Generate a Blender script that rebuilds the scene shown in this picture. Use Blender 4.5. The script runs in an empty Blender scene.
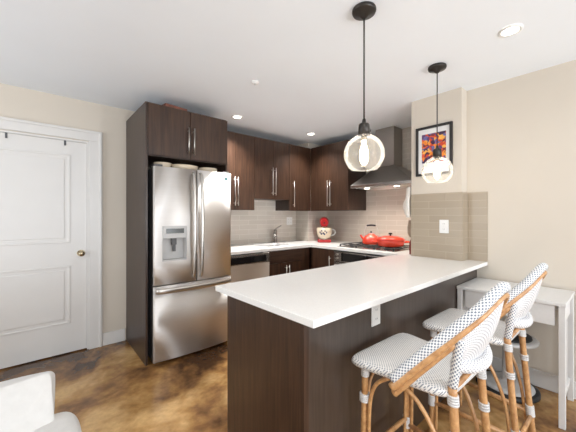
import bpy, bmesh, math, random
from mathutils import Vector, Matrix
random.seed(4)
PI = math.pi
S = bpy.context.scene
C = S.collection

# ------------------------------------------------------------------ camera
cam_d = bpy.data.cameras.new('camera')
cam = bpy.data.objects.new('camera', cam_d)
C.objects.link(cam)
cam.location = (0, 0, 1.310)
cam.rotation_euler = (PI / 2, 0, 0.8567 - PI / 2)
cam_d.sensor_width = 36
cam_d.lens = 36 * 291.64 / 576
cam_d.shift_y = -(216 - 215.37) / 576
cam_d.clip_start = 0.02
S.camera = cam

# ------------------------------------------------------------------ world, lights, exposure
W = bpy.data.worlds.new('world')
S.world = W
W.use_nodes = True
W.node_tree.nodes['Background'].inputs[0].default_value = (0.80, 0.90, 1.0, 1)
W.node_tree.nodes['Background'].inputs[1].default_value = 0.5
S.view_settings.view_transform = 'Standard'
S.view_settings.look = 'None'
S.view_settings.gamma = 1
S.view_settings.use_curve_mapping = False
S.view_settings.exposure = 0.36

def area(name, loc, rot, sx, sy, power, col=(1, 1, 1), spread=PI):
    l = bpy.data.lights.new(name, 'AREA')
    l.shape = 'RECTANGLE'; l.size = sx; l.size_y = sy
    l.energy = power; l.color = col; l.spread = spread
    o = bpy.data.objects.new(name, l)
    C.objects.link(o); o.location = loc; o.rotation_euler = rot
    return o

def point(name, loc, power, col, r=0.02):
    l = bpy.data.lights.new(name, 'POINT')
    l.energy = power; l.color = col; l.shadow_soft_size = r
    o = bpy.data.objects.new(name, l)
    C.objects.link(o); o.location = loc
    return o

def spot(name, loc, power, col, angle=2.4, blend=0.8, r=0.05):
    l = bpy.data.lights.new(name, 'SPOT')
    l.energy = power; l.color = col; l.spot_size = angle; l.spot_blend = blend
    l.shadow_soft_size = r
    o = bpy.data.objects.new(name, l)
    C.objects.link(o); o.location = loc
    return o

DAY = (0.87, 0.935, 1.0)
WARM = (1.0, 0.92, 0.83)
CEIL = 2.4235
# fill lamps at added, unseen rear and left windows, tilted up to brighten ceiling
ADDED_WINS = [(-0.95, 0.95), (0.75, 0.95), (2.42, 0.50)]           # centre x, width, on wall y = -3.0
for wx, ww in ADDED_WINS:
    area('window_daylight', (wx, -2.90, 1.05), (PI / 2 + .62, 0, 0), ww - .1, 1.6, {-.95: 42, .75: 52, 2.42: 74}[wx] * ww, DAY)
for wy, wp in ((-1.75, 10), (2.10, 26)):
    area('window_daylight', (-2.10, wy, 1.20), (0, -PI / 2 - .55, 0), 1.7, 1.2, wp, DAY)
LIGHTS = [(2.16, 0.45), (1.72, 2.86), (2.84, 2.80), (0.62, 0.35), (0.4, -1.5), (-1.4, -0.6)]
LPOW = [9, 125, 60, 25, 50, 30]  # last three are unseen fill lights added to brighten the room

# ------------------------------------------------------------------ materials
def new_mat(name):
    m = bpy.data.materials.new(name); m.use_nodes = True
    nt = m.node_tree
    return m, nt, nt.nodes['Principled BSDF']

def simple(name, col, rough=0.5, metal=0.0, noise=0.0, nscale=20, coat=0.0, bump=0.0, spec=None, emit=None, es=0):
    m, nt, b = new_mat(name)
    b.inputs['Roughness'].default_value = rough
    b.inputs['Metallic'].default_value = metal
    b.inputs['Coat Weight'].default_value = coat
    if spec is not None: b.inputs['Specular IOR Level'].default_value = spec
    b.inputs['Base Color'].default_value = (*col, 1)
    if emit:
        b.inputs['Emission Color'].default_value = (*emit, 1); b.inputs['Emission Strength'].default_value = es
    tc = nt.nodes.new('ShaderNodeTexCoord')
    n = nt.nodes.new('ShaderNodeTexNoise'); n.inputs['Scale'].default_value = nscale
    n.inputs['Detail'].default_value = 4
    nt.links.new(tc.outputs['Object'], n.inputs['Vector'])
    r = nt.nodes.new('ShaderNodeValToRGB')
    lo = tuple(max(0, c * (1 - noise)) for c in col); hi = tuple(min(1, c * (1 + noise)) for c in col)
    r.color_ramp.elements[0].color = (*lo, 1); r.color_ramp.elements[1].color = (*hi, 1)
    r.color_ramp.elements[0].position = .3; r.color_ramp.elements[1].position = .7
    nt.links.new(n.outputs['Fac'], r.inputs[0]); nt.links.new(r.outputs[0], b.inputs['Base Color'])
    if bump:
        bp = nt.nodes.new('ShaderNodeBump'); bp.inputs['Strength'].default_value = bump; bp.inputs['Distance'].default_value = 0.01
        nt.links.new(n.outputs['Fac'], bp.inputs['Height']); nt.links.new(bp.outputs[0], b.inputs['Normal'])
    return m

def wood(name, dark, light, rough=0.35, scale=(14, 14, 0.8), coat=0.1):
    m, nt, b = new_mat(name)
    tc = nt.nodes.new('ShaderNodeTexCoord'); mp = nt.nodes.new('ShaderNodeMapping')
    mp.inputs['Scale'].default_value = scale
    nt.links.new(tc.outputs['Object'], mp.inputs[0])
    n = nt.nodes.new('ShaderNodeTexNoise'); n.inputs['Scale'].default_value = 4; n.inputs['Detail'].default_value = 7
    n.inputs['Distortion'].default_value = 0.6
    nt.links.new(mp.outputs[0], n.inputs['Vector'])
    r = nt.nodes.new('ShaderNodeValToRGB')
    r.color_ramp.elements[0].color = (*dark, 1); r.color_ramp.elements[1].color = (*light, 1)
    r.color_ramp.elements[0].position = .3; r.color_ramp.elements[1].position = .72
    nt.links.new(n.outputs['Fac'], r.inputs[0]); nt.links.new(r.outputs[0], b.inputs['Base Color'])
    b.inputs['Roughness'].default_value = rough; b.inputs['Coat Weight'].default_value = coat
    b.inputs['Coat Roughness'].default_value = .25
    return m

def tile(name, axis, c1, c2, grout, bw=0.30, rh=0.0655, rough=0.3):
    """long thin wall tiles; axis = 'x' for walls along x, 'y' for walls along y"""
    m, nt, b = new_mat(name)
    tc = nt.nodes.new('ShaderNodeTexCoord')
    sp = nt.nodes.new('ShaderNodeSeparateXYZ'); cb = nt.nodes.new('ShaderNodeCombineXYZ')
    nt.links.new(tc.outputs['Object'], sp.inputs[0])
    nt.links.new(sp.outputs['X' if axis == 'x' else 'Y'], cb.inputs['X'])
    nt.links.new(sp.outputs['Z'], cb.inputs['Y'])
    k = nt.nodes.new('ShaderNodeTexBrick')
    k.inputs['Scale'].default_value = 1; k.inputs['Brick Width'].default_value = bw; k.inputs['Row Height'].default_value = rh
    k.inputs['Mortar Size'].default_value = 0.0022; k.inputs['Mortar Smooth'].default_value = 0.2
    k.inputs['Color1'].default_value = (*c1, 1); k.inputs['Color2'].default_value = (*c2, 1); k.inputs['Mortar'].default_value = (*grout, 1)
    nt.links.new(cb.outputs[0], k.inputs['Vector'])
    nt.links.new(k.outputs['Color'], b.inputs['Base Color'])
    bp = nt.nodes.new('ShaderNodeBump'); bp.inputs['Strength'].default_value = .4; bp.inputs['Distance'].default_value = .003; bp.invert = True
    nt.links.new(k.outputs['Fac'], bp.inputs['Height']); nt.links.new(bp.outputs[0], b.inputs['Normal'])
    b.inputs['Roughness'].default_value = rough
    return m

def weave(name, base, dot, pu, pv, thr=0.2, diag=False):
    m, nt, b = new_mat(name)
    tc = nt.nodes.new('ShaderNodeTexCoord'); sp = nt.nodes.new('ShaderNodeSeparateXYZ')
    nt.links.new(tc.outputs['UV'], sp.inputs[0])
    def math_(op, a, bb=None):
        n = nt.nodes.new('ShaderNodeMath'); n.operation = op
        for i, q in enumerate((a, bb)):
            if q is None: continue
            if isinstance(q, (int, float)): n.inputs[i].default_value = q
            else: nt.links.new(q, n.inputs[i])
        return n.outputs[0]
    a = math_('SINE', math_('MULTIPLY', sp.outputs['X'], 2 * PI / pu))
    c = math_('SINE', math_('MULTIPLY', sp.outputs['Y'], 2 * PI / pv))
    p = math_('MULTIPLY', a, c)
    mr = nt.nodes.new('ShaderNodeMapRange'); mr.inputs[1].default_value = thr; mr.inputs[2].default_value = thr + .25
    nt.links.new(p, mr.inputs[0])
    mx = nt.nodes.new('ShaderNodeMix'); mx.data_type = 'RGBA'
    mx.inputs[6].default_value = (*base, 1); mx.inputs[7].default_value = (*dot, 1)
    nt.links.new(mr.outputs[0], mx.inputs[0]); nt.links.new(mx.outputs[2], b.inputs['Base Color'])
    bp = nt.nodes.new('ShaderNodeBump'); bp.inputs['Strength'].default_value = .35; bp.inputs['Distance'].default_value = .002; bp.invert = True
    nt.links.new(mr.outputs[0], bp.inputs['Height']); nt.links.new(bp.outputs[0], b.inputs['Normal'])
    b.inputs['Roughness'].default_value = .45
    return m

def glass(name, col=(1, 1, 1), rough=0.02, haze=0.0, blend=.17):
    """thin clear glass: transparent, mirror-like towards grazing angles, with a faint seeded haze that scatters light"""
    m, nt, b = new_mat(name)
    out = nt.nodes['Material Output']
    tr = nt.nodes.new('ShaderNodeBsdfTransparent'); tr.inputs[0].default_value = (*col, 1)
    gl = nt.nodes.new('ShaderNodeBsdfGlossy'); gl.inputs['Roughness'].default_value = rough; gl.inputs[0].default_value = (1, 1, 1, 1)
    lw = nt.nodes.new('ShaderNodeLayerWeight'); lw.inputs[0].default_value = blend
    mx = nt.nodes.new('ShaderNodeMixShader')
    nt.links.new(lw.outputs['Fresnel'], mx.inputs[0]); nt.links.new(tr.outputs[0], mx.inputs[1]); nt.links.new(gl.outputs[0], mx.inputs[2])
    last = mx
    if haze:
        tl = nt.nodes.new('ShaderNodeBsdfTranslucent'); tl.inputs[0].default_value = (1, 1, 1, 1)
        df = nt.nodes.new('ShaderNodeBsdfDiffuse'); df.inputs[0].default_value = (1, 1, 1, 1)
        m2 = nt.nodes.new('ShaderNodeMixShader'); m2.inputs[0].default_value = .5
        nt.links.new(tl.outputs[0], m2.inputs[1]); nt.links.new(df.outputs[0], m2.inputs[2])
        f = nt.nodes.new('ShaderNodeMapRange'); f.inputs[3].default_value = haze; f.inputs[4].default_value = min(1, haze * 1.3)
        nt.links.new(lw.outputs['Facing'], f.inputs[0])
        m3 = nt.nodes.new('ShaderNodeMixShader'); nt.links.new(f.outputs[0], m3.inputs[0])
        nt.links.new(mx.outputs[0], m3.inputs[1]); nt.links.new(m2.outputs[0], m3.inputs[2]); last = m3
    nt.links.new(last.outputs[0], out.inputs['Surface'])
    return m

def concrete_floor():
    m, nt, b = new_mat('stained concrete')
    tc = nt.nodes.new('ShaderNodeTexCoord')
    def noise(scale, det, dist=0.0, off=0):
        mp = nt.nodes.new('ShaderNodeMapping'); mp.inputs['Location'].default_value = (off, off * .7, 0)
        nt.links.new(tc.outputs['Object'], mp.inputs[0])
        n = nt.nodes.new('ShaderNodeTexNoise'); n.inputs['Scale'].default_value = scale; n.inputs['Detail'].default_value = det
        n.inputs['Distortion'].default_value = dist; n.inputs['Roughness'].default_value = .6
        nt.links.new(mp.outputs[0], n.inputs['Vector']); return n
    n1 = noise(1.6, 4, .5, 37.81); n2 = noise(4.6, 8, .25, 9.0); n3 = noise(28, 6, 0, 1)  # real stain; offset also puts some stool shade into the colour
    r = nt.nodes.new('ShaderNodeValToRGB')
    e = r.color_ramp.elements
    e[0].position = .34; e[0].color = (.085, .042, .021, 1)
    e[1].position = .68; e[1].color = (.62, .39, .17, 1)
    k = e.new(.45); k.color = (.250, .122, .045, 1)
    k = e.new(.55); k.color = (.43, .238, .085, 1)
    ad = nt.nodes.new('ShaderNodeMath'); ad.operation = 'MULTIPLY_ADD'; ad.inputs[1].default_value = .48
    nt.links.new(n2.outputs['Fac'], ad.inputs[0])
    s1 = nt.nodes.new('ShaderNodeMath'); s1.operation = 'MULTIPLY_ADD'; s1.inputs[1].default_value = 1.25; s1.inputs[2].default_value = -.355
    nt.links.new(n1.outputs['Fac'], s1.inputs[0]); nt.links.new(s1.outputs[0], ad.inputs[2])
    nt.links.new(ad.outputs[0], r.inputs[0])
    r3 = nt.nodes.new('ShaderNodeValToRGB'); r3.color_ramp.elements[0].position = .35; r3.color_ramp.elements[1].position = .65
    r3.color_ramp.elements[0].color = (.86, .86, .86, 1); r3.color_ramp.elements[1].color = (1.05, 1.05, 1.05, 1)
    nt.links.new(n3.outputs['Fac'], r3.inputs[0])
    mx = nt.nodes.new('ShaderNodeMix'); mx.data_type = 'RGBA'; mx.blend_type = 'MULTIPLY'; mx.inputs[0].default_value = 1
    nt.links.new(r.outputs[0], mx.inputs[6]); nt.links.new(r3.outputs[0], mx.inputs[7])
    nt.links.new(mx.outputs[2], b.inputs['Base Color'])
    b.inputs['Roughness'].default_value = .30
    rr = nt.nodes.new('ShaderNodeMapRange'); rr.inputs[3].default_value = .12; rr.inputs[4].default_value = .26
    nt.links.new(n2.outputs['Fac'], rr.inputs[0]); nt.links.new(rr.outputs[0], b.inputs['Roughness'])
    bp = nt.nodes.new('ShaderNodeBump'); bp.inputs['Strength'].default_value = .08; bp.inputs['Distance'].default_value = .01
    nt.links.new(n2.outputs['Fac'], bp.inputs['Height']); nt.links.new(bp.outputs[0], b.inputs['Normal'])
    return m

def steel(name, col=(.62, .60, .58), rough=.26, vertical=True, aniso=0, arot=0):
    m, nt, b = new_mat(name)
    b.inputs['Metallic'].default_value = 1
    tc = nt.nodes.new('ShaderNodeTexCoord'); mp = nt.nodes.new('ShaderNodeMapping')
    mp.inputs['Scale'].default_value = (2, 2, 180) if not vertical else (160, 160, 1.5)
    nt.links.new(tc.outputs['Object'], mp.inputs[0])
    n = nt.nodes.new('ShaderNodeTexNoise'); n.inputs['Scale'].default_value = 2; n.inputs['Detail'].default_value = 3
    nt.links.new(mp.outputs[0], n.inputs['Vector'])
    r = nt.nodes.new('ShaderNodeValToRGB')
    r.color_ramp.elements[0].color = (*[c * .92 for c in col], 1); r.color_ramp.elements[1].color = (*[min(1, c * 1.05) for c in col], 1)
    nt.links.new(n.outputs['Fac'], r.inputs[0]); nt.links.new(r.outputs[0], b.inputs['Base Color'])
    b.inputs['Roughness'].default_value = rough
    if aniso:
        b.inputs['Anisotropic'].default_value = aniso; b.inputs['Anisotropic Rotation'].default_value = arot
        tg = nt.nodes.new('ShaderNodeTangent'); tg.direction_type = 'RADIAL'; tg.axis = 'Z'
        nt.links.new(tg.outputs[0], b.inputs['Tangent'])
    return m

def painting():
    m, nt, b = new_mat('abstract print')
    tc = nt.nodes.new('ShaderNodeTexCoord')
    v = nt.nodes.new('ShaderNodeTexVoronoi'); v.inputs['Scale'].default_value = 42
    n = nt.nodes.new('ShaderNodeTexNoise'); n.inputs['Scale'].default_value = 9; n.inputs['Detail'].default_value = 3
    nt.links.new(tc.outputs['Object'], n.inputs['Vector'])
    mp = nt.nodes.new('ShaderNodeMix'); mp.data_type = 'VECTOR'; mp.inputs[0].default_value = .12
    nt.links.new(tc.outputs['Object'], mp.inputs[4]); nt.links.new(n.outputs['Color'], mp.inputs[5])
    nt.links.new(mp.outputs[1], v.inputs['Vector'])
    sp = nt.nodes.new('ShaderNodeSeparateColor'); nt.links.new(v.outputs['Color'], sp.inputs[0])
    r = nt.nodes.new('ShaderNodeValToRGB'); r.color_ramp.interpolation = 'CONSTANT'
    cols = [(.05, .02, .06), (.62, .06, .02), (.85, .25, .03), (.12, .05, .16), (.75, .10, .03), (.15, .14, .35), (.9, .45, .08), (.20, .03, .03)]
    e = r.color_ramp.elements
    e[0].position = 0; e[0].color = (*cols[0], 1); e[1].position = 1 / 8; e[1].color = (*cols[1], 1)
    for i in range(2, 8):
        q = e.new(i / 8); q.color = (*cols[i], 1)
    nt.links.new(sp.outputs[0], r.inputs[0]); nt.links.new(r.outputs[0], b.inputs['Base Color'])
    b.inputs['Roughness'].default_value = .6
    return m

M = {}
M['wall'] = simple('beige paint', (.66, .595, .51), .75, noise=.012, nscale=3)
M['ceiling'] = simple('white ceiling paint', (.875, .91, .95), .8, noise=.008, nscale=3)
M['white_paint'] = simple('white semi gloss paint', (.725, .705, .68), .35, noise=.01, nscale=6)
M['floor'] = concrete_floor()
M['cab'] = wood('espresso cabinet wood', (.028, .0118, .0062), (.072, .0345, .0185), .40)
M['cab_side'] = wood('espresso cabinet side', (.027, .0135, .0085), (.050, .027, .018), .38)
M['cab_back'] = wood('grey brown back panel', (.040, .027, .020), (.066, .047, .037), .30, coat=.25)  # cabinet wood lightened and greyed, gloss sheen put into the colour
M['cab_h'] = wood('espresso cabinet wood horizontal', (.030, .0145, .0085), (.070, .036, .022), .36, scale=(.8, .8, 14))
M['dark_gap'] = simple('dark recess', (.012, .010, .009), .7)
M['quartz'] = simple('white quartz', (.87, .86, .84), .20, noise=.03, nscale=160, coat=.0)
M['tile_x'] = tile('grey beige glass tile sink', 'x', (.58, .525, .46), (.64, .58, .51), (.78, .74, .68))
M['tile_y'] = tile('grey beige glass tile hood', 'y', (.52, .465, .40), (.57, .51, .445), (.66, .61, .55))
M['tile_py'] = tile('taupe glass tile pier', 'y', (.375, .308, .228), (.41, .337, .252), (.47, .39, .30))
M['tile_px'] = tile('taupe glass tile pier side', 'x', (.375, .308, .228), (.41, .337, .252), (.47, .39, .30))
M['steel'] = steel('brushed steel', (.80, .77, .74), .44, vertical=False, aniso=.95, arot=.25)
M['steel_h'] = steel('brushed steel horizontal', vertical=False)
M['steel_hood'] = steel('hood steel', (.40, .37, .34), .30)
M['nickel_dark'] = simple('brushed dark nickel', (.34, .32, .30), .30, 1, noise=.02)
M['handle'] = simple('satin nickel', (.58, .555, .52), .32, 1, noise=.02)
M['fridge_side'] = simple('grey fridge cabinet', (.10, .10, .105), .45, noise=.05)
M['black'] = simple('black enamel', (.012, .012, .013), .3, noise=.1)
M['black_gloss'] = simple('black glass', (.010, .010, .011), .06)
M['rubber'] = simple('black rubber', (.018, .018, .019), .6, noise=.1)
M['iron'] = simple('cast iron', (.020, .020, .021), .55, noise=.2, nscale=60)
M['plastic_white'] = simple('white plastic', (.83, .82, .80), .35)
M['chrome'] = simple('chrome', (.75, .75, .76), .10, 1)
M['red'] = simple('red enamel', (.42, .010, .013), .28, coat=.15, noise=.03)
M['orange_red'] = simple('flame orange enamel', (.74, .048, .018), .16, coat=.5, noise=.12, nscale=9)
M['cream'] = simple('cream glazed bowl', (.72, .60, .45), .25, noise=.08, nscale=15)
M['navy'] = simple('dark bowl pattern', (.05, .05, .10), .3)
M['bronze'] = simple('dark bronze metal', (.055, .050, .046), .36, .85, noise=.1)
M['glass'] = glass('clear globe glass', haze=.10)
M['pane'] = glass('window glass')
M['bulb'] = simple('glowing filament bulb', (1, .9, .75), .3, emit=(1, .80, .52), es=14)
M['lens'] = simple('glowing downlight lens', (1, 1, 1), .4, emit=(1, .95, .86), es=9)
M['hood_lamp'] = simple('glowing hood lamp', (1, 1, 1), .4, emit=(1, .88, .72), es=12)
M['frame'] = simple('black picture frame', (.018, .016, .015), .35)
M['mat'] = simple('white picture mat', (.82, .81, .80), .6)
M['art'] = painting()
M['rattan'] = wood('honey rattan', (.40, .19, .070), (.66, .38, .17), .34, scale=(10, 10, 10), coat=.35)
M['weave_seat'] = weave('woven seat', (.84, .825, .80), (.28, .30, .34), .0125, .0125, .12)
M['weave_rail'] = weave('woven rail', (.82, .815, .81), (.15, .18, .24), .0138, .0160, .02)
M['weave_panel'] = weave('woven back panel', (.80, .80, .80), (.27, .27, .32), .0130, .0160, .22)
M['wrap'] = simple('white cane binding', (.70, .695, .69), .4, noise=.12, nscale=220, bump=.3)
M['table'] = wood('whitewashed wood', (.72, .715, .705), (.745, .74, .73), .45, scale=(3, 14, 14), coat=.05)
M['sofa'] = simple('white slipcover cotton', (.60, .585, .565), .85, noise=.03, nscale=40, bump=.25)
M['towel'] = simple('white tea towel', (.84, .80, .74), .9, noise=.05, nscale=60, bump=.3)
M['mitt'] = simple('tan oven mitt', (.38, .29, .22), .9, noise=.1)
M['maroon'] = simple('dark red bottle', (.16, .012, .012), .2)
M['teal'] = simple('teal badge', (.02, .12, .13), .35)
M['screen'] = simple('grey display', (.06, .065, .062), .2)
M['soft_grey'] = simple('light grey plastic', (.55, .54, .53), .35)
M['brass'] = simple('aged brass', (.48, .40, .27), .26, 1)
M['paper'] = simple('red brown package', (.20, .07, .045), .6, noise=.5, nscale=30)
M['outside'] = simple('terrace paving', (.4, .4, .38), .8)

# ------------------------------------------------------------------ mesh builder
class MB:
    def __init__(s):
        s.bm = bmesh.new(); s.uv = s.bm.loops.layers.uv.new('UVMap')
    def box(s, x0, x1, y0, y1, z0, z1, bev=0.0, seg=2):
        r = bmesh.ops.create_cube(s.bm, size=1)
        for v in r['verts']:
            v.co = Vector(((x0 + x1) / 2 + v.co.x * (x1 - x0), (y0 + y1) / 2 + v.co.y * (y1 - y0), (z0 + z1) / 2 + v.co.z * (z1 - z0)))
        if bev:
            ed = list({e for v in r['verts'] for e in v.link_edges})
            bmesh.ops.bevel(s.bm, geom=ed, offset=bev, segments=seg, profile=.5, affect='EDGES', clamp_overlap=True)
        return s
    def quadface(s, pts):
        s.bm.faces.new([s.bm.verts.new(p) for p in pts]); return s
    def grid(s, fn, nu, nv, uvfn=None, closed_u=False):
        vs = [[s.bm.verts.new(fn(i / (nu if closed_u else nu), j / nv)) for j in range(nv + 1)] for i in range(nu + (0 if closed_u else 1))]
        n = len(vs)
        for i in range(nu):
            for j in range(nv):
                f = s.bm.faces.new([vs[i][j], vs[(i + 1) % n][j], vs[(i + 1) % n][j + 1], vs[i][j + 1]])
                f.smooth = True
                if uvfn:
                    for l, (a, b) in zip(f.loops, ((i, j), (i + 1, j), (i + 1, j + 1), (i, j + 1))):
                        l[s.uv].uv = uvfn(a / nu, b / nv)
        return vs
    def lathe(s, prof, n=32, c=(0, 0, 0), cap=True):
        c = Vector(c)
        rings = []
        for r, z in prof:
            if r < 1e-6: rings.append([s.bm.verts.new(c + Vector((0, 0, z)))])
            else: rings.append([s.bm.verts.new(c + Vector((r * math.cos(2 * PI * k / n), r * math.sin(2 * PI * k / n), z))) for k in range(n)])
        for a, b in zip(rings, rings[1:]):
            for k in range(n):
                if len(a) == 1 and len(b) == 1: continue
                if len(a) == 1: f = s.bm.faces.new([a[0], b[(k + 1) % n], b[k]])
                elif len(b) == 1: f = s.bm.faces.new([a[k], a[(k + 1) % n], b[0]])
                else: f = s.bm.faces.new([a[k], a[(k + 1) % n], b[(k + 1) % n], b[k]])
                f.smooth = True
        if cap:
            for ring, rev in ((rings[0], True), (rings[-1], False)):
                if len(ring) > 1: s.bm.faces.new(list(reversed(ring)) if rev else ring)
        return s
    def tube(s, pts, r, n=10, spline=True, sub=6, flat=None, cap=True):
        """round tube along pts; r a number or list; flat=(a,b) makes an oval section"""
        P = [Vector(p) for p in pts]
        R = r if isinstance(r, (list, tuple)) else [r] * len(P)
        if spline and len(P) > 2:
            Q = []; RR = []
            for i in range(len(P) - 1):
                p0 = P[max(i - 1, 0)]; p1 = P[i]; p2 = P[i + 1]; p3 = P[min(i + 2, len(P) - 1)]
                for k in range(sub):
                    t = k / sub
                    Q.append(.5 * ((2 * p1) + (-p0 + p2) * t + (2 * p0 - 5 * p1 + 4 * p2 - p3) * t * t + (-p0 + 3 * p1 - 3 * p2 + p3) * t ** 3))
                    RR.append(R[i] * (1 - t) + R[i + 1] * t)
            Q.append(P[-1]); RR.append(R[-1]); P, R = Q, RR
        up = Vector((0, 0, 1))
        t0 = (P[1] - P[0]).normalized()
        if abs(t0.dot(up)) > .95: up = Vector((0, 1, 0))
        nrm = (up - t0 * up.dot(t0)).normalized()
        rings = []; L = 0; Ls = []
        for i, p in enumerate(P):
            t = (P[min(i + 1, len(P) - 1)] - P[max(i - 1, 0)]).normalized()
            nrm = (nrm - t * nrm.dot(t)).normalized(); bn = t.cross(nrm)
            if i: L += (P[i] - P[i - 1]).length
            Ls.append(L)
            fa, fb = flat if flat else (1, 1)
            rings.append([s.bm.verts.new(p + (nrm * math.cos(2 * PI * k / n) * fa + bn * math.sin(2 * PI * k / n) * fb) * R[i]) for k in range(n)])
        circ = 2 * PI * R[0]
        for i in range(len(P) - 1):
            for k in range(n):
                f = s.bm.faces.new([rings[i][k], rings[i][(k + 1) % n], rings[i + 1][(k + 1) % n], rings[i + 1][k]])
                f.smooth = True
                for l, (a, b) in zip(f.loops, ((k, i), (k + 1, i), (k + 1, i + 1), (k, i + 1))):
                    l[s.uv].uv = (a / n * circ, Ls[b])
        if cap:
            s.bm.faces.new(list(reversed(rings[0]))); s.bm.faces.new(rings[-1])
        return s
    def sphere(s, c, r, seg=16, sc=(1, 1, 1)):
        q = bmesh.ops.create_uvsphere(s.bm, u_segments=seg, v_segments=seg // 2, radius=r)
        for v in q['verts']:
            v.co = Vector((v.co.x * sc[0], v.co.y * sc[1], v.co.z * sc[2])) + Vector(c)
            for f in v.link_faces: f.smooth = True
        return s
    def cyl(s, c, r, h, axis='z', n=24, r2=None):
        """cylinder from c along axis for length h"""
        m = {'z': Matrix(), 'x': Matrix.Rotation(PI / 2, 4, 'Y'), 'y': Matrix.Rotation(-PI / 2, 4, 'X')}[axis]
        r2 = r if r2 is None else r2
        a = [s.bm.verts.new(Vector(c) + m @ Vector((r * math.cos(2 * PI * k / n), r * math.sin(2 * PI * k / n), 0))) for k in range(n)]
        b = [s.bm.verts.new(Vector(c) + m @ Vector((r2 * math.cos(2 * PI * k / n), r2 * math.sin(2 * PI * k / n), h))) for k in range(n)]
        for k in range(n):
            f = s.bm.faces.new([a[k], a[(k + 1) % n], b[(k + 1) % n], b[k]]); f.smooth = True
        s.bm.faces.new(list(reversed(a))); s.bm.faces.new(b)
        return s
    def xf(s, mat):
        bmesh.ops.transform(s.bm, matrix=mat, verts=s.bm.verts); return s
    def build(s, name, mat, parent=None, loc=None, solid=0.0, subsurf=0, autosmooth=False):
        bmesh.ops.recalc_face_normals(s.bm, faces=s.bm.faces)
        me = bpy.data.meshes.new(name); s.bm.to_mesh(me); s.bm.free()
        me.materials.append(mat)
        o = bpy.data.objects.new(name, me); C.objects.link(o)
        if parent: o.parent = parent
        if loc: o.location = loc
        if solid:
            md = o.modifiers.new('solid', 'SOLIDIFY'); md.thickness = solid; md.offset = 0
        if subsurf:
            md = o.modifiers.new('sub', 'SUBSURF'); md.levels = subsurf; md.render_levels = subsurf
        return o

def thing(name, label, cat, loc=(0, 0, 0), rz=0, group=None):
    o = bpy.data.objects.new(name, None); C.objects.link(o)
    o.empty_display_size = .05
    o.location = loc; o.rotation_euler = (0, 0, rz)
    return tag(o, label, cat, group)

def tag(o, label, cat, group=None):
    o['label'] = label; o['category'] = cat
    if group: o['group'] = group
    return o

def struct(o, label=None):
    o['kind'] = 'structure'
    if label: o['label'] = label
    return o

def copy_tree(o, parent=None):
    c = o.copy(); C.objects.link(c)
    if parent: c.parent = parent
    for ch in list(o.children): copy_tree(ch, c)
    return c

# ------------------------------------------------------------------ room shell
XL, XR, XH, XP = -2.2, 2.92, 3.58, 2.795
YB, YF = 3.44, -3.0
PY0, PY1 = 0.925, 1.372          # pier
T = .12
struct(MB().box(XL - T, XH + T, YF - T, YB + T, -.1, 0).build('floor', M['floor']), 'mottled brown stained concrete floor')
struct(MB().box(XL - T, XH + T, YF - T, YB + T, CEIL, CEIL + .1).build('ceiling', M['ceiling']), 'smooth white ceiling')
# back wall with a doorway hole
DX0, DX1, DZ = -.430, .400, 2.032
struct(MB().box(XL - T, DX0, YB, YB + T, 0, CEIL).box(DX1, XH + T, YB, YB + T, 0, CEIL).box(DX0, DX1, YB, YB + T, DZ, CEIL)
       .build('wall_back', M['wall']), 'beige wall with the white door and the sink')
struct(MB().box(XR, XR + T, YF, PY0, 0, CEIL).build('wall_right', M['wall']), 'beige wall behind the white console table')
struct(MB().box(XP, XH + T, PY0, PY1, 0, CEIL).build('wall_pier', M['wall']), 'beige wall pier carrying the framed picture')
struct(MB().box(XH, XH + T, PY1, YB, 0, CEIL).build('wall_hood', M['wall']), 'wall behind the range hood')
struct(MB().box(3.15, XH, 3.167, YB, 0, CEIL).build('wall_corner', M['wall']), 'boxed column in the kitchen corner')
def wall_with_holes(name, holes, lo, hi, axis, p0, p1, label):
    mb = MB()
    def seg(a, b, z0, z1):
        if b - a < 1e-4: return
        if axis == 'x': mb.box(a, b, p0, p1, z0, z1)
        else: mb.box(p0, p1, a, b, z0, z1)
    cur = lo
    for a, b, z0, z1 in holes:
        seg(cur, a, 0, CEIL); seg(a, b, 0, z0); seg(a, b, z1, CEIL); cur = b
    seg(cur, hi, 0, CEIL)
    struct(mb.build(name, M['wall']), label)
wall_with_holes('wall_front', [(x - w / 2, x + w / 2, .2, 2.25) for x, w in ADDED_WINS], XL - T, XR + T, 'x', YF - T, YF, 'beige wall behind the camera')
wall_with_holes('wall_left', [(y - .65, y + .65, .3, 2.25) for y in (-1.75, 2.10)], YF, YB, 'y', XL - T, XL, 'beige wall left of the camera')
k = 0
def window(axis, c, w, z0, z1):
    global k; k += 1
    mb = MB(); f = .045
    def bx(a, b, zz0, zz1, d0=-.085, d1=-.045):
        if axis == 'x': mb.box(a, b, YF + d0, YF + d1, zz0, zz1)
        else: mb.box(XL + d0, XL + d1, a, b, zz0, zz1)
    bx(c - w / 2, c - w / 2 + f, z0, z1); bx(c + w / 2 - f, c + w / 2, z0, z1)
    bx(c - w / 2 + f, c + w / 2 - f, z0, z0 + f); bx(c - w / 2 + f, c + w / 2 - f, z1 - f, z1)
    o = struct(mb.build('window_%d' % k, M['white_paint']), 'white framed window behind the camera')
    mb = MB(); bx2 = bx
    if axis == 'x': mb.box(c - w / 2 + f, c + w / 2 - f, YF - .067, YF - .063, z0 + f, z1 - f)
    else: mb.box(XL - .067, XL - .063, c - w / 2 + f, c + w / 2 - f, z0 + f, z1 - f)
    mb.build('pane', M['pane'], o)
for x, w in ADDED_WINS: window('x', x, w, .2, 2.25)
for y in (-1.75, 2.10): window('y', y, 1.3, .3, 2.25)

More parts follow.
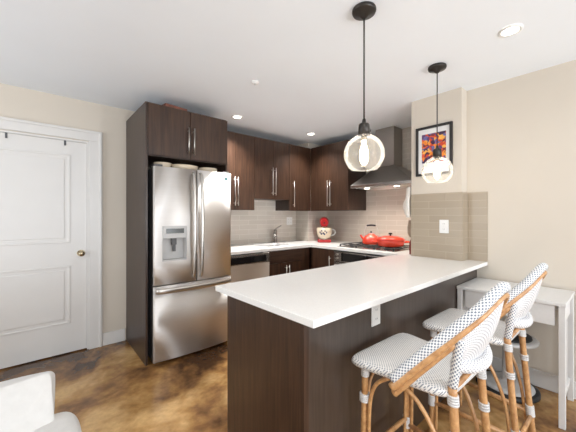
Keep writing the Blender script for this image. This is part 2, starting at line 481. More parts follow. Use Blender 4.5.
# door with two raised panels, casing
d = struct(MB().box(DX0 + .018, DX1 - .018, YB + .012, YB + .045, .012, DZ - .018).build('door_1', M['white_paint']), 'white two panel door, closed')
def panel(z0, z1):
    x0, x1 = DX0 + .018 + .125, DX1 - .018 - .130
    mb = MB()
    y = YB + .012
    # sunk moulding ring and a raised field
    for a, b, c_, e in ((x0, x1, z0, z0 + .018), (x0, x1, z1 - .018, z1), (x0, x0 + .018, z0 + .018, z1 - .018), (x1 - .018, x1, z0 + .018, z1 - .018)):
        mb.box(a, b, y - .006, y + .002, c_, e, .003)
    mb.box(x0 + .045, x1 - .045, y - .005, y + .002, z0 + .045, z1 - .045, .004)
    return mb.build('door_panel', M['white_paint'], d)
panel(1.050, 1.885); panel(.285, .835)
mb = MB().cyl((.335, YB + .012, .945), .032, -.010, 'y').cyl((.335, YB + .002, .945), .012, -.035, 'y').sphere((.335, YB - .048, .945), .028, 20, (1, .8, 1))
mb.build('door_knob', M['brass'], d)
# casing
mb = MB(); cw = .092
for x0, x1 in ((DX1 - .004, DX1 + cw + .016), (DX0 - cw - .016, DX0 + .004)):
    mb.box(x0, x1, YB - .020, YB, 0, DZ + .005, .004)
    e0, e1 = (x1 - .030, x1 - .006) if x1 > 0 else (x0 + .006, x0 + .030)
    mb.box(e0, e1, YB - .030, YB - .018, 0, DZ + cw, .005)
mb.box(DX0 - cw - .016, DX1 + cw + .016, YB - .020, YB, DZ + .005, DZ + cw + .016, .004)
mb.box(DX0 - cw - .012, DX1 + cw + .012, YB - .030, YB - .018, DZ + cw - .012, DZ + cw + .012, .005)
# jamb lining and stop
mb.box(DX1 - .016, DX1, YB, YB + .115, 0, DZ - .016).box(DX0, DX0 + .016, YB, YB + .115, 0, DZ - .016).box(DX0, DX1, YB, YB + .115, DZ - .016, DZ)
struct(mb.build('trim_1', M['white_paint']), 'white moulded door casing')
struct(MB().box(DX0, DX1, YB + .122, YB + .14, 0, DZ).build('trim_2', M['dark_gap']), 'dark hallway behind the door gap')  # thin near-black sheet; the shade behind the door is put into its colour
# baseboards
struct(MB().box(DX1 + cw + .017, .712, YB - .016, YB, 0, .124, .003).build('baseboard_back', M['white_paint']), 'white baseboard between door and fridge')
struct(MB().box(XR - .016, XR, YF, .76, 0, .124, .003).build('baseboard_right', M['white_paint']), 'white baseboard behind the console table')
# tile backsplashes
tk = .010
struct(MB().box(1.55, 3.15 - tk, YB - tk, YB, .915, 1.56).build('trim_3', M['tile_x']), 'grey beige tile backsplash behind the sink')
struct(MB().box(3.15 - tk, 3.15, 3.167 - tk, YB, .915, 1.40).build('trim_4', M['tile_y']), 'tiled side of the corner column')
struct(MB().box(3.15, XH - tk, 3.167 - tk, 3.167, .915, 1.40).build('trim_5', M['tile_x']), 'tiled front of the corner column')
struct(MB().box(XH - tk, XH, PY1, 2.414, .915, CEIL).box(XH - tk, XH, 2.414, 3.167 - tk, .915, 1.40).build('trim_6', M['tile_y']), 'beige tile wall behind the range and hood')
struct(MB().box(XP - tk, XP, PY0 - tk, PY1, .915, 1.513).build('trim_7', M['tile_py']), 'taupe tile on the pier face')
struct(MB().box(XP, XR - tk, PY0 - tk, PY0, .915, 1.513).build('trim_8', M['tile_px']), 'taupe tile on the pier side')
struct(MB().box(XR - tk, XR, .763, PY0, .915, 1.513).build('trim_9', M['tile_py']), 'taupe tile strip on the right wall')

# ------------------------------------------------------------------ cabinets
def bar_handle(parent, a, b, out, r=.006, name='handle', mat='handle'):
    """bar handle between points a and b, standing off along vector out"""
    a, b, out = Vector(a), Vector(b), Vector(out)
    ax = (b - a).normalized()
    mb = MB().tube([a + out, b + out], r, 10, spline=False)
    for p in (a + ax * .03, b - ax * .03): mb.tube([p, p + out], r * .8, 8, spline=False)
    return mb.build(name, M[mat], parent)

YU, XU = 3.11, 3.15
# fridge surround: tall side panel + cabinet over fridge
t = thing('fridge_cabinet', 'tall dark brown cabinet surround with two doors above the fridge', 'cabinet')
MB().box(.724, .742, 2.725, YB - .001, 0, 2.303, .001).build('side_panel', M['cab_side'], t)
MB().box(1.512, 1.532, 2.745, YB - .012, 0, 2.303, .001).build('side_panel', M['cab_side'], t)
MB().box(.743, 1.511, 2.746, YB - .001, 1.84, 2.300).build('body', M['cab_side'], t)
for x0, x1, hx in ((.745, 1.124, 1.100), (1.128, 1.510, 1.152)):
    dd = MB().box(x0, x1, 2.725, 2.745, 1.848, 2.302, .002).build('door', M['cab'], t)
    bar_handle(dd, (hx, 2.725, 1.887), (hx, 2.725, 2.142), (0, -.032, 0), .0065)

def upper_x(name, label, x0, x1, z0, z1, seams, handles, hz):
    t = thing(name, label, 'cabinet')
    MB().box(x0 + .001, x1 - .001, YU + .020, YB - tk - .002, z0, z1).build('body', M['cab_side'], t)
    xs = [x0] + seams + [x1]
    for i in range(len(xs) - 1):
        dd = MB().box(xs[i] + .0015, xs[i + 1] - .0015, YU, YU + .019, z0 - .004, z1, .0015).build('door', M['cab'], t)
        for hx in handles:
            if xs[i] < hx < xs[i + 1]:
                bar_handle(dd, (hx, YU, hz[0]), (hx, YU, hz[1]), (0, -.032, 0), .0055)
    return t
ZT = 2.322
upper_x('wall_cabinet', 'dark brown wall cabinet beside the fridge, left of the cabinet above the sink', 1.560, 2.127, 1.380, ZT, [1.847], [1.826, 1.868], (1.43, 1.78))
upper_x('wall_cabinet', 'shorter dark brown two door wall cabinet above the sink', 2.129, 2.720, 1.530, ZT, [2.431], [2.406, 2.456], (1.58, 1.95))
upper_x('wall_cabinet', 'dark brown single door wall cabinet right of the sink, in the corner', 2.722, 3.092, 1.380, ZT, [], [2.79], (1.43, 1.80))
t = thing('wall_cabinet', 'dark brown two door wall cabinet beside the range hood', 'cabinet')
MB().box(XU + .020, XH - tk - .002, 2.415, 3.0, 1.380, ZT).build('body', M['cab_side'], t)
MB().box(XU + .001, XU + .02, 3.003, 3.108, 1.376, ZT).box(3.094, 3.149, YU + .001, YU + .02, 1.376, ZT).build('corner_filler', M['cab'], t)
for y0, y1, hy in ((2.414, 2.726, 2.703), (2.729, 3.0, 2.752)):
    dd = MB().box(XU, XU + .019, y0, y1, 1.376, ZT, .0015).build('door', M['cab'], t)
    bar_handle(dd, (XU, hy, 1.44), (XU, hy, 1.80), (-.032, 0, 0), .0055)

# base cabinets
YC, XC = 2.775, 2.815
t = thing('base_cabinet', 'dark brown sink base cabinet with false drawer front and two doors', 'cabinet')
MB().box(2.112, 2.788, YC + .021, YB - .012, .10, .70).box(2.112, 2.788, YC + .021, YC + .04, .70, .882).box(2.112, 2.788, YC + .07, YB - .012, 0, .10).build('body', M['cab_side'], t)
MB().box(2.114, 2.650, YC, YC + .02, .728, .878, .0015).build('drawer_front', M['cab_h'], t)
MB().box(2.653, 2.788, YC + .004, YC + .02, .11, .880).build('corner_filler', M['cab'], t)
for x0, x1, hx in ((2.114, 2.381, 2.358), (2.384, 2.650, 2.408)):
    dd = MB().box(x0, x1, YC, YC + .02, .11, .722, .0015).build('door', M['cab'], t)
    bar_handle(dd, (hx, YC, .46), (hx, YC, .69), (0, -.030, 0), .0055)
t = thing('base_cabinet', 'narrow dark brown base cabinet between the corner and the oven', 'cabinet')
MB().box(XC + .021, XH - .012, 2.374, YB - .28, .10, .882).box(XC + .07, XH - .012, 2.374, 2.77, 0, .10).build('body', M['cab_side'], t)
dd = MB().box(XC, XC + .02, 2.374, 2.766, .11, .878, .0015).build('door', M['cab'], t)
bar_handle(dd, (XC, 2.425, .56), (XC, 2.425, .80), (-.030, 0, 0), .0055)

# dishwasher
t = thing('dishwasher', 'stainless dishwasher with black control strip beside the sink cabinet', 'dishwasher')
MB().box(1.556, 2.108, YC + .02, YB - .02, .10, .875).box(1.556, 2.108, YC + .07, YB - .1, 0, .10).build('body', M['black'], t)
MB().box(1.558, 2.106, YC - .010, YC + .018, .115, .760, .004).build('door', M['steel'], t)
cp = MB().box(1.558, 2.106, YC - .014, YC + .018, .764, .872, .004).build('control_panel', M['steel_h'], t)
MB().box(1.575, 2.055, YC - .019, YC - .012, .775, .850, .002).build('control_strip', M['black_gloss'], cp)

# counter along the back wall and the hood wall (hole for the sink, gap for the range)
SX, SY, SA, SB = 2.415, 3.125, .235, .165
mb = MB()
z0, z1 = .884, .915
N = 40
outer = [];inner = []
# outer rectangle around the sink sampled to match the oval
x0, x1, y0, y1 = 1.556, 2.79, YC - .015, YB - tk - .001
ang = sorted(set([2 * PI * i / N for i in range(N)] + [math.atan2((yy - SY), (xx - SX)) % (2 * PI) for xx in (x0, x1) for yy in (y0, y1)]))
def rect_hit(a):
    c, s_ = math.cos(a), math.sin(a); ts = []
    if c > 1e-9: ts.append((x1 - SX) / c)
    if c < -1e-9: ts.append((x0 - SX) / c)
    if s_ > 1e-9: ts.append((y1 - SY) / s_)
    if s_ < -1e-9: ts.append((y0 - SY) / s_)
    q = min(ts); return SX + c * q, SY + s_ * q
ro = []; ri = []
for a in ang:
    ox, oy = rect_hit(a)
    q = 1 / ((abs(math.cos(a)) / SA) ** 4 + (abs(math.sin(a)) / SB) ** 4) ** .25
    ix, iy = SX + math.cos(a) * q, SY + math.sin(a) * q
    ro.append([mb.bm.verts.new((ox, oy, z)) for z in (z0, z1)]); ri.append([mb.bm.verts.new((ix, iy, z)) for z in (z0, z1)])
n = len(ang)
for i in range(n):
    j = (i + 1) % n
    mb.bm.faces.new([ro[i][1], ro[j][1], ri[j][1], ri[i][1]]); mb.bm.faces.new([ro[i][0], ri[i][0], ri[j][0], ro[j][0]])
    mb.bm.faces.new([ro[i][0], ro[j][0], ro[j][1], ro[i][1]]); mb.bm.faces.new([ri[i][1], ri[j][1], ri[j][0], ri[i][0]])
mb.box(2.79, 3.15 - tk - .001, y0, y1, z0, z1).box(3.15 - tk - .001, XH - tk - .001, y0, 3.167 - tk - .001, z0, z1)
mb.box(XC - .015, XH - tk - .001, 1.510, y0, z0, z1)
mb.box(XP - .010, XH - tk - .001, PY1 + .002, 1.510, z0, z1)
o = tag(mb.build('countertop', M['quartz']), 'white quartz countertop running from the fridge round the corner to the cooktop', 'countertop')
# sink basin
t = thing('sink', 'oval stainless undermount sink in the back counter', 'sink', (SX, SY, 0))
mb = MB()
def sk(u, v):
    a = 2 * PI * u; s_ = (1.0, .99, .93, .80, .45, .05)[int(round(v * 5))]; z = (.883, .80, .745, .735, .733, .731)[int(round(v * 5))]
    q = 1 / ((abs(math.cos(a)) / SA) ** 4 + (abs(math.sin(a)) / SB) ** 4) ** .25
    return Vector((math.cos(a) * q * s_ * 1.015, math.sin(a) * q * s_ * 1.015, z))
mb.grid(sk, 48, 5, closed_u=True)
mb.build('basin', M['chrome'], t, solid=.002)
MB().lathe([(.04, .730), (.04, .738), (.028, .738), (.02, .734), (0, .734)], 24).build('drain', M['steel'], t)
# faucet
t = thing('faucet', 'brushed nickel single lever faucet at the back right of the sink', 'faucet', (2.655, 3.345, .915))
MB().lathe([(.034, 0), (.034, .008), (.026, .014), (.025, .10), (.027, .13), (.025, .175), (.014, .19), (0, .192)], 24).build('body', M['nickel_dark'], t)
MB().tube([(0, 0, .10), (-.05, -.05, .145), (-.10, -.11, .135), (-.12, -.14, .100)], [.020, .019, .019, .024], 14).build('spout', M['nickel_dark'], t)
MB().tube([(0, 0, .19), (.035, -.015, .215), (.085, -.03, .245)], [.013, .011, .009], 10).build('lever', M['nickel_dark'], t)

# ------------------------------------------------------------------ range
RY0, RY1 = 1.61, 2.368
t = thing('oven', 'stainless built in oven under the counter below the gas cooktop', 'oven')
MB().box(XC + .03, XH - tk - .2, RY0, RY1, .06, .866).box(XC + .1, XH - .3, RY0 + .02, RY1 - .02, 0, .06).build('body', M['black'], t)
MB().box(XC - .005, XC + .029, RY0 + .002, RY1 - .002, .16, .735, .005).build('oven_door', M['steel_h'], t)
bar_handle(t, (XC - .005, RY0 + .05, .705), (XC - .005, RY1 - .05, .705), (-.05, 0, 0), .011, 'oven_handle')
cp = MB().box(XC - .008, XC + .029, RY0 + .002, RY1 - .002, .740, .866, .004).build('control_panel', M['steel_h'], t)
MB().box(XC - .011, XC - .0075, RY0 + .10, RY1 - .115, .755, .856, .001).build('display', M['black_gloss'], cp)
for zz in (.785, .830):
    MB().cyl((XC - .008, RY1 - .055, zz), .013, -.018, 'x', 20).build('knob', M['handle'], cp)
t = thing('cooktop', 'stainless gas cooktop with black cast iron grates set in the counter', 'cooktop', (0, 0, .9155))
CX0, CX1, CY0, CY1 = XC + .065, XH - .16, 1.60, 2.375
top = MB().box(CX0, CX1, CY0, CY1, 0, .008, .003).build('plate', M['steel_h'], t)
for by in (CY0 + .15, (CY0 + CY1) / 2, CY1 - .15):
    for bx in (CX0 + .13, CX0 + .38):
        MB().lathe([(.045, .008), (.045, .013), (.03, .015), (.03, .020), (0, .020)], 20, (bx, by, 0)).build('burner', M['iron'], top)
for i in range(3):
    y0 = CY0 + .022 + i * .245; y1 = y0 + .236; x0, x1 = CX0 + .03, CX1 - .03
    mb = MB(); zt = .036
    for yy in (y0, (y0 + y1) / 2, y1): mb.box(x0, x1, yy - .006, yy + .006, zt - .010, zt, .002)
    for xx in (x0, x0 + (x1 - x0) * .28, x0 + (x1 - x0) * .72, x1): mb.box(xx - .006, xx + .006, y0, y1, zt - .0102, zt - .0002, .002)
    for xx in (x0, x1):
        for yy in (y0, y1): mb.box(xx - .007, xx + .007, yy - .007, yy + .007, .008, zt - .008)
    mb.build('grate', M['iron'], t)

# kettle and braiser on the grates
GZ = .9515
t = thing('kettle', 'orange red enamel kettle with black arched handle on the cooktop', 'kettle', (3.19, 2.085, GZ))
MB().lathe([(.0, 0), (.095, 0), (.108, .012), (.110, .035), (.098, .075), (.070, .105), (.045, .115)], 36).build('body', M['orange_red'], t)
ld = MB().lathe([(.047, .113), (.046, .120), (.030, .130), (.010, .133)], 28).build('lid', M['orange_red'], t)
MB().lathe([(.006, .133), (.006, .142), (.014, .148), (.014, .158), (0, .162)], 18).build('knob', M['black'], ld)
sp = Matrix.Rotation(2.27, 3, 'Z')
MB().tube([sp @ Vector(p) for p in ((.085, 0, .060), (.115, 0, .085), (.130, 0, .115))], [.020, .014, .010], 14).build('spout', M['orange_red'], t)
hn = MB().tube([sp @ Vector(p) for p in ((-.085, 0, .085), (-.080, 0, .17), (-.05, 0, .225), (.05, 0, .225), (.080, 0, .17), (.085, 0, .085))], .0045, 8).build('handle', M['handle'], t)
MB().tube([sp @ Vector(p) for p in ((-.055, 0, .231), (0, 0, .236), (.055, 0, .231))], [.011, .013, .011], 12).build('grip', M['black'], hn)
t = thing('braiser', 'wide orange red enamel braising pan with lid on the cooktop', 'pan', (3.125, 1.785, GZ))
MB().lathe([(0, 0), (.120, 0), (.146, .012), (.158, .050), (.160, .075), (.152, .075), (.0, .070)], 40).build('pot', M['orange_red'], t)
ld = MB().lathe([(.163, .075), (.163, .084), (.130, .106), (.07, .122), (0, .126)], 40).build('lid', M['orange_red'], t)
MB().lathe([(.009, .124), (.009, .136), (.022, .142), (.022, .154), (0, .158)], 18).build('knob', M['black'], ld)
for s_ in (-1, 1):
    MB().tube([sp @ Vector((s_ * .150, -.045, .050)), sp @ Vector((s_ * .195, -.035, .054)), sp @ Vector((s_ * .200, .0, .055)), sp @ Vector((s_ * .195, .035, .054)), sp @ Vector((s_ * .150, .045, .050))], .010, 10).build('side_handle', M['orange_red'], t)

# hood
HY = 1.89
t = thing('range_hood', 'stainless chimney range hood above the cooktop', 'hood')
mb = MB(); hw = .410; x0, x1 = 3.05, XH - tk - .001
mb.box(x0, x1, HY - hw, HY + hw, 1.655, 1.692, .003).build('canopy_rim', M['steel_h'], t)
mb = MB()
cx0, cw2, CYc = 3.355, .130, 2.0
b_ = [mb.bm.verts.new(p) for p in ((x0 + .004, HY - hw + .004, 1.692), (x0 + .004, HY + hw - .004, 1.692), (x1, HY + hw - .004, 1.692), (x1, HY - hw + .004, 1.692))]
t_ = [mb.bm.verts.new(p) for p in ((cx0, CYc - cw2, 1.935), (cx0, CYc + cw2, 1.935), (x1, CYc + cw2, 1.935), (x1, CYc - cw2, 1.935))]
for i in range(4): mb.bm.faces.new([b_[i], b_[(i + 1) % 4], t_[(i + 1) % 4], t_[i]])
mb.bm.faces.new(b_); mb.bm.faces.new(t_)
mb.build('canopy', M['steel_hood'], t)
MB().box(cx0 + .003, x1, CYc - cw2 + .003, CYc + cw2 - .003, 1.936, CEIL - .001, .004).build('chimney', M['steel_hood'], t)
MB().box(x0 + .05, x1 - .06, HY - hw + .05, HY + hw - .05, 1.650, 1.6545).build('filter', M['steel'], t)
for y in (1.72, 2.12):
    MB().cyl((x0 + .10, y, 1.6495), .030, -.004, 'z', 20).build('lamp', M['hood_lamp'], t)
    spot('hood_light', (x0 + .10, y, 1.635), 14, WARM, 2.6, 1.0, .03)

# ------------------------------------------------------------------ fridge
t = thing('refrigerator', 'stainless french door refrigerator with water dispenser', 'refrigerator')
FX0, FX1, FY = .766, 1.524, 2.650
MB().box(FX0 + .006, FX1 - .020, FY + .075, 3.38, .05, 1.725, .004).box(FX0 + .03, FX1 - .03, FY + .10, 3.3, 0, .05).build('body', M['fridge_side'], t)
def curved_front(x0, x1, z0, z1, hole=None):
    """door with a softly convex front; the crown runs over the whole fridge width"""
    mb = MB(); n = 16; xm = (FX0 + FX1) / 2; hw = (FX1 - FX0) / 2
    def fy(x):
        q = (x - xm) / hw
        e = min((x - x0), (x1 - x)); r = .012
        rd = 0 if e >= r else r - math.sqrt(max(0, r * r - (r - e) ** 2))
        return FY - .022 * (1 - q * q) + rd
    xs = [x0 + (x1 - x0) * i / n for i in range(n + 1)]
    xs = sorted(set(xs + [x0 + q for q in (.002, .005, .009, .012)] + [x1 - q for q in (.002, .005, .009, .012)] + ([hole[0], hole[1]] if hole else [])))
    zs = [z0, z1] if not hole else [z0, hole[2], hole[3], z1]
    V = {(i, j): mb.bm.verts.new((x, fy(x), z)) for i, x in enumerate(xs) for j, z in enumerate(zs)}
    B = {(i, j): mb.bm.verts.new((x, FY + .070, z)) for i, x in enumerate(xs) for j, z in enumerate((z0, z1))}
    for i in range(len(xs) - 1):
        for j in range(len(zs) - 1):
            if hole and j == 1 and xs[i] >= hole[0] - 1e-6 and xs[i + 1] <= hole[1] + 1e-6: continue
            f = mb.bm.faces.new([V[i, j], V[i + 1, j], V[i + 1, j + 1], V[i, j + 1]]); f.smooth = True
        top = len(zs) - 1
        mb.bm.faces.new([V[i, 0], B[i, 0], B[i + 1, 0], V[i + 1, 0]]); mb.bm.faces.new([V[i, top], V[i + 1, top], B[i + 1, 1], B[i, 1]])
        mb.bm.faces.new([B[i, 0], B[i, 1], B[i + 1, 1], B[i + 1, 0]])
    for i in (0, len(xs) - 1):
        mb.bm.faces.new([V[i, j] for j in range(len(zs))] + [B[i, 1], B[i, 0]])
    return mb
xm = (FX0 + FX1) / 2
HOLE = (.838, 1.052, .905, 1.215)
dl = curved_front(FX0, xm - .003, .700, 1.737, HOLE).build('door', M['steel'], t)
dr = curved_front(xm + .003, FX1, .700, 1.737).build('door', M['steel'], t)
dw = curved_front(FX0, FX1, .035, .690).build('freezer_drawer', M['steel'], t)
for s_, dd in ((-1, dl), (1, dr)):
    hx = xm + s_ * .036
    MB().tube([(hx, FY - .022, .735), (hx, FY - .060, .80), (hx, FY - .078, 1.22), (hx, FY - .060, 1.64), (hx, FY - .022, 1.705)], .0135, 14, flat=(.75, 1.0)).build('handle', M['handle'], dd)
mb = MB()
mb.tube([(FX0 + .020, FY - .010, .652), (FX0 + .07, FY - .045, .652), (xm, FY - .066, .652), (FX1 - .07, FY - .045, .652), (FX1 - .020, FY - .010, .652)], .020, 14, flat=(1.15, .5))
mb.build('handle', M['handle'], dw)
# dispenser in the left door
dp = MB()
h0, h1, hz0, hz1 = HOLE; yb = FY + .055; yf = FY - .012
dp.box(h0, h1, yb, yb + .012, hz0, hz1)
dp.box(h0, h0 + .006, yf + .006, yb, hz0, hz1).box(h1 - .006, h1, yf - .004, yb, hz0, hz1).box(h0 + .006, h1 - .006, yf, yb, hz0, hz0 + .012).box(h0 + .006, h1 - .006, yf - .004, yb, 1.105, hz1, .003)
dp = dp.build('dispenser', M['soft_grey'], dl)
MB().box(h0 + .030, h1 - .025, yf - .0065, yf - .0035, 1.150, 1.192, .001).build('display', M['screen'], dp)
MB().box(.925, .969, yf + .018, yf + .05, 1.045, 1.105, .004).box(.938, .962, yf + .022, yf + .045, .985, 1.046, .004).build('nozzle', M['fridge_side'], dp)
MB().box(1.446, 1.474, FY - .0125, FY - .004, 1.662, 1.698, .001).build('badge', M['teal'], dr)
for hx in (FX0 + .05, FX1 - .05): MB().box(hx - .035, hx + .035, FY + .02, FY + .16, 1.7375, 1.760, .005).build('hinge_cover', M['fridge_side'], t)

# things lying on top of the fridge and of the cabinet above it
o = thing('bowl', 'pale shallow bowl on top of the fridge, nearest its left side', 'bowl', (.905, 2.845, 1.7255), 0)
MB().lathe([(0, .002), (.04, 0), (.045, .006), (.085, .072), (.081, .074), (.042, .010), (0, .008)], 24).build('bowl', M['cream'], o)
o = thing('tray', 'pale oval tray on top of the fridge behind its handles', 'tray', (1.115, 2.84, 1.7255), 0)
MB().lathe([(0, 0), (.10, 0), (.115, .055), (.120, .072), (.114, .072), (.09, .008), (0, .006)], 28).xf(Matrix.Diagonal((1.1, .8, 1, 1))).build('tray_dish', M['cream'], o)
o = thing('platter', 'pale round dish on top of the fridge above its right door', 'dish', (1.36, 2.855, 1.7255), 0)
MB().lathe([(0, 0), (.07, 0), (.095, .050), (.100, .070), (.095, .070), (.068, .006), (0, .005)], 28).build('dish', M['cream'], o)
tag(MB().box(-.11, .11, -.08, .08, 0, .040, .006).xf(Matrix.Rotation(.15, 4, 'Z')).build('package', M['paper'], loc=(1.00, 2.85, 2.3035)), 'flat reddish brown package on top of the fridge cabinet', 'package')

# ------------------------------------------------------------------ stand mixer
mz = math.atan2(-2.86, -3.19)
t = thing('stand_mixer', 'red stand mixer with cream bowl in the counter corner', 'mixer', (3.255, 2.93, .915), mz)
# local: +x faces the viewer
MB().box(-.16, .13, -.098, .098, 0, .046, .016, 3).box(-.155, -.075, -.05, .05, .028, .245, .02, 3).build('base', M['red'], t)
MB().tube([(-.165, 0, .290), (-.13, 0, .300), (-.02, 0, .306), (.10, 0, .292), (.155, 0, .286)], [.045, .064, .070, .066, .052], 20).build('head', M['red'], t)
MB().tube([(.150, 0, .286), (.162, 0, .286)], [.013, .011], 18, spline=False).build('hub', M['bronze'], t)
MB().tube([(.055, 0, .250), (.055, 0, .205)], [.034, .026], 16, spline=False).build('beater_shaft', M['chrome'], t)
bw = MB().lathe([(0, .052), (.055, .052), (.062, .058), (.092, .086), (.108, .14), (.112, .215), (.108, .215), (.102, .14), (.055, .062), (0, .060)], 32, (.05, 0, 0)).build('bowl', M['cream'], t)
MB().tube([(.06, .100, .185), (.06, .145, .180), (.06, .155, .13), (.06, .098, .095)], .008, 10).build('bowl_handle', M['soft_grey'], bw)
mb = MB()
for a, z in ((-.55, .150), (-.30, .175), (-.12, .140), (.08, .170), (.02, .125), (.28, .150), (-.38, .130)):
    mb.sphere((.05 + .106 * math.cos(a), .106 * math.sin(a), z), .015, 8, (.35, 1, 1.1))
mb.build('bowl_pattern', M['navy'], bw)
MB().lathe([(.086, .0465), (.086, .050), (.05, .0515), (0, .0515)], 28, (.045, 0, 0)).build('bowl_clamp', M['chrome'], t)

# ------------------------------------------------------------------ pier things
def outlet(name, label, axis, c, w, h, out, group=None):
    """wall plate; out = unit vector away from the wall"""
    t = thing(name, label, 'outlet', c)
    def bx(a0, a1, z0, z1, d0, d1, bev=.0):
        mb = MB()
        if axis == 'x': mb.box(a0, a1, min(out * d0, out * d1), max(out * d0, out * d1), z0, z1, bev)
        else: mb.box(min(out * d0, out * d1), max(out * d0, out * d1), a0, a1, z0, z1, bev)
        return mb
    bx(-w / 2, w / 2, -h / 2, h / 2, 0, .006, .002).build('plate', M['plastic_white'], t)
    gangs = [0] if w < .1 else [-w / 4, w / 4]
    for g in gangs:
        for zz in (-h * .2, h * .2):
            s_ = bx(g - .016, g + .016, zz - .014, zz + .014, .006, .008, .001).build('socket', M['plastic_white'], t)
            mb = MB()
            for q in (-.006, .006):
                if axis == 'x': mb.box(g + q - .001, g + q + .001, min(out * .008, out * .0085), max(out * .008, out * .0085), zz - .004, zz + .005)
                else: mb.box(min(out * .008, out * .0085), max(out * .008, out * .0085), g + q - .001, g + q + .001, zz - .004, zz + .005)
            mb.build('slot', M['dark_gap'], s_)
    return t
outlet('wall_outlet', 'white double wall plate on the tile right of the sink faucet', 'x', (3.00, YB - tk, 1.222), .115, .120, -1)
outlet('wall_outlet', 'white outlet on the taupe tiled pier', 'y', (XP - tk, 1.065, 1.210), .078, .120, -1)

t = thing('picture_frame', 'black framed abstract print hanging on the pier', 'picture', (XP - .001, 1.156, 1.912))
fw, fh = .325, .460; b_ = .022
mb = MB()
mb.box(-.025, 0, -fw / 2, -fw / 2 + b_, -fh / 2, fh / 2, .002).box(-.025, 0, fw / 2 - b_, fw / 2, -fh / 2, fh / 2, .002)
mb.box(-.025, 0, -fw / 2 + b_, fw / 2 - b_, -fh / 2, -fh / 2 + b_, .002).box(-.025, 0, -fw / 2 + b_, fw / 2 - b_, fh / 2 - b_, fh / 2, .002)
mb.build('frame', M['frame'], t)
MB().box(-.010, -.002, -fw / 2 + b_, fw / 2 - b_, -fh / 2 + b_, fh / 2 - b_).build('mat_board', M['mat'], t)
MB().box(-.012, -.0102, -.108, .108, -.110, .160).build('print', M['art'], t)

# towel, mitt and bottle tucked behind the pier edge
t = thing('towel', 'white kitchen towel hanging at the far edge of the pier', 'towel', (2.845, PY1, 1.56))
mb = MB()
def tw(u, v):
    w = .045 + .025 * math.sin(v * 2.2)
    return Vector(((u - .5) * w * 1.6 + .01 * math.sin(v * 9), .018 + .075 * math.sin(u * PI) ** .6 * (.55 + .45 * math.sin(v * 2.6)) * (1 + .15 * math.sin(v * 9 + u * 4)), .03 - v * .30))
mb.grid(tw, 10, 14); mb.build('cloth', M['towel'], t, solid=.012)
MB().tube([(0, 0, .045), (0, .03, .04), (0, .035, .055)], .004, 8).build('hook', M['handle'], t)
t = thing('oven_mitt', 'tan oven mitt hanging below the white towel', 'oven mitt', (2.86, PY1, 1.24))
MB().tube([(0, .030, .02), (0, .036, -.05), (0, .036, -.11), (0, .034, -.15)], [.030, .038, .036, .015], 14, flat=(.9, .9)).build('mitt', M['mitt'], t)
t = thing('bottle', 'dark red bottle standing on the counter end behind the pier', 'bottle', (2.89, 1.412, .915))
MB().lathe([(0, 0), (.026, 0), (.027, .004), (.027, .12), (.012, .155), (.012, .19)], 20).build('glass_body', M['maroon'], t)
MB().lathe([(.013, .188), (.013, .205), (0, .206)], 16).build('cap', M['black'], t)

# ------------------------------------------------------------------ peninsula
t = thing('peninsula_cabinet', 'dark brown peninsula base with wood end panel', 'cabinet')
PX0, PYN, PYF = .815, .845, 1.460
MB().box(PX0, PX0 + .025, PYN + .022, PYF, 0, .8835, .001).build('end_panel', M['cab'], t)
MB().box(PX0 - .002, PX0 + .027, PYN - .004, PYN + .0215, 0, .8835, .001).build('corner_post', M['cab'], t)
MB().box(PX0 + .028, XR - .002, PYN, PYN + .02, 0, .8835).build('back_panel', M['cab_back'], t)
MB().box(PX0 + .026, XP - .02, PYN + .0225, PYF - .02, .10, .883).box(PX0 + .026, XP - .02, PYN + .0225, PYF - .09, 0, .10).build('body', M['cab_side'], t)
for i in range(3):
    x0 = PX0 + .03 + i * .64
    dd = MB().box(x0, x0 + .634, PYF - .0195, PYF, .11, .878, .0015).build('door', M['cab'], t)
    bar_handle(dd, (x0 + .58, PYF, .55), (x0 + .58, PYF, .80), (0, .03, 0), .0055)
# quartz top with an L cut round the pier
mb = MB()
loop = [(.788, .763), (XR - .0115, .763), (XR - .0115, PY0 - .0115), (XP - .0115, PY0 - .0115), (XP - .0115, 1.508), (.766, 1.508)]
lo = [mb.bm.verts.new((x, y, .885)) for x, y in loop]; hi = [mb.bm.verts.new((x, y, .915)) for x, y in loop]
mb.bm.faces.new(hi); mb.bm.faces.new(list(reversed(lo)))
for i in range(6): mb.bm.faces.new([lo[i], lo[(i + 1) % 6], hi[(i + 1) % 6], hi[i]])
bmesh.ops.bevel(mb.bm, geom=list(mb.bm.edges), offset=.002, segments=2, profile=.5, affect='EDGES')
tag(mb.build('countertop', M['quartz']), 'thick white quartz top of the peninsula', 'countertop')
outlet('wall_outlet', 'white outlet on the dark back panel of the peninsula, under the overhang', 'x', (1.330, PYN, .800), .078, .115, -1)

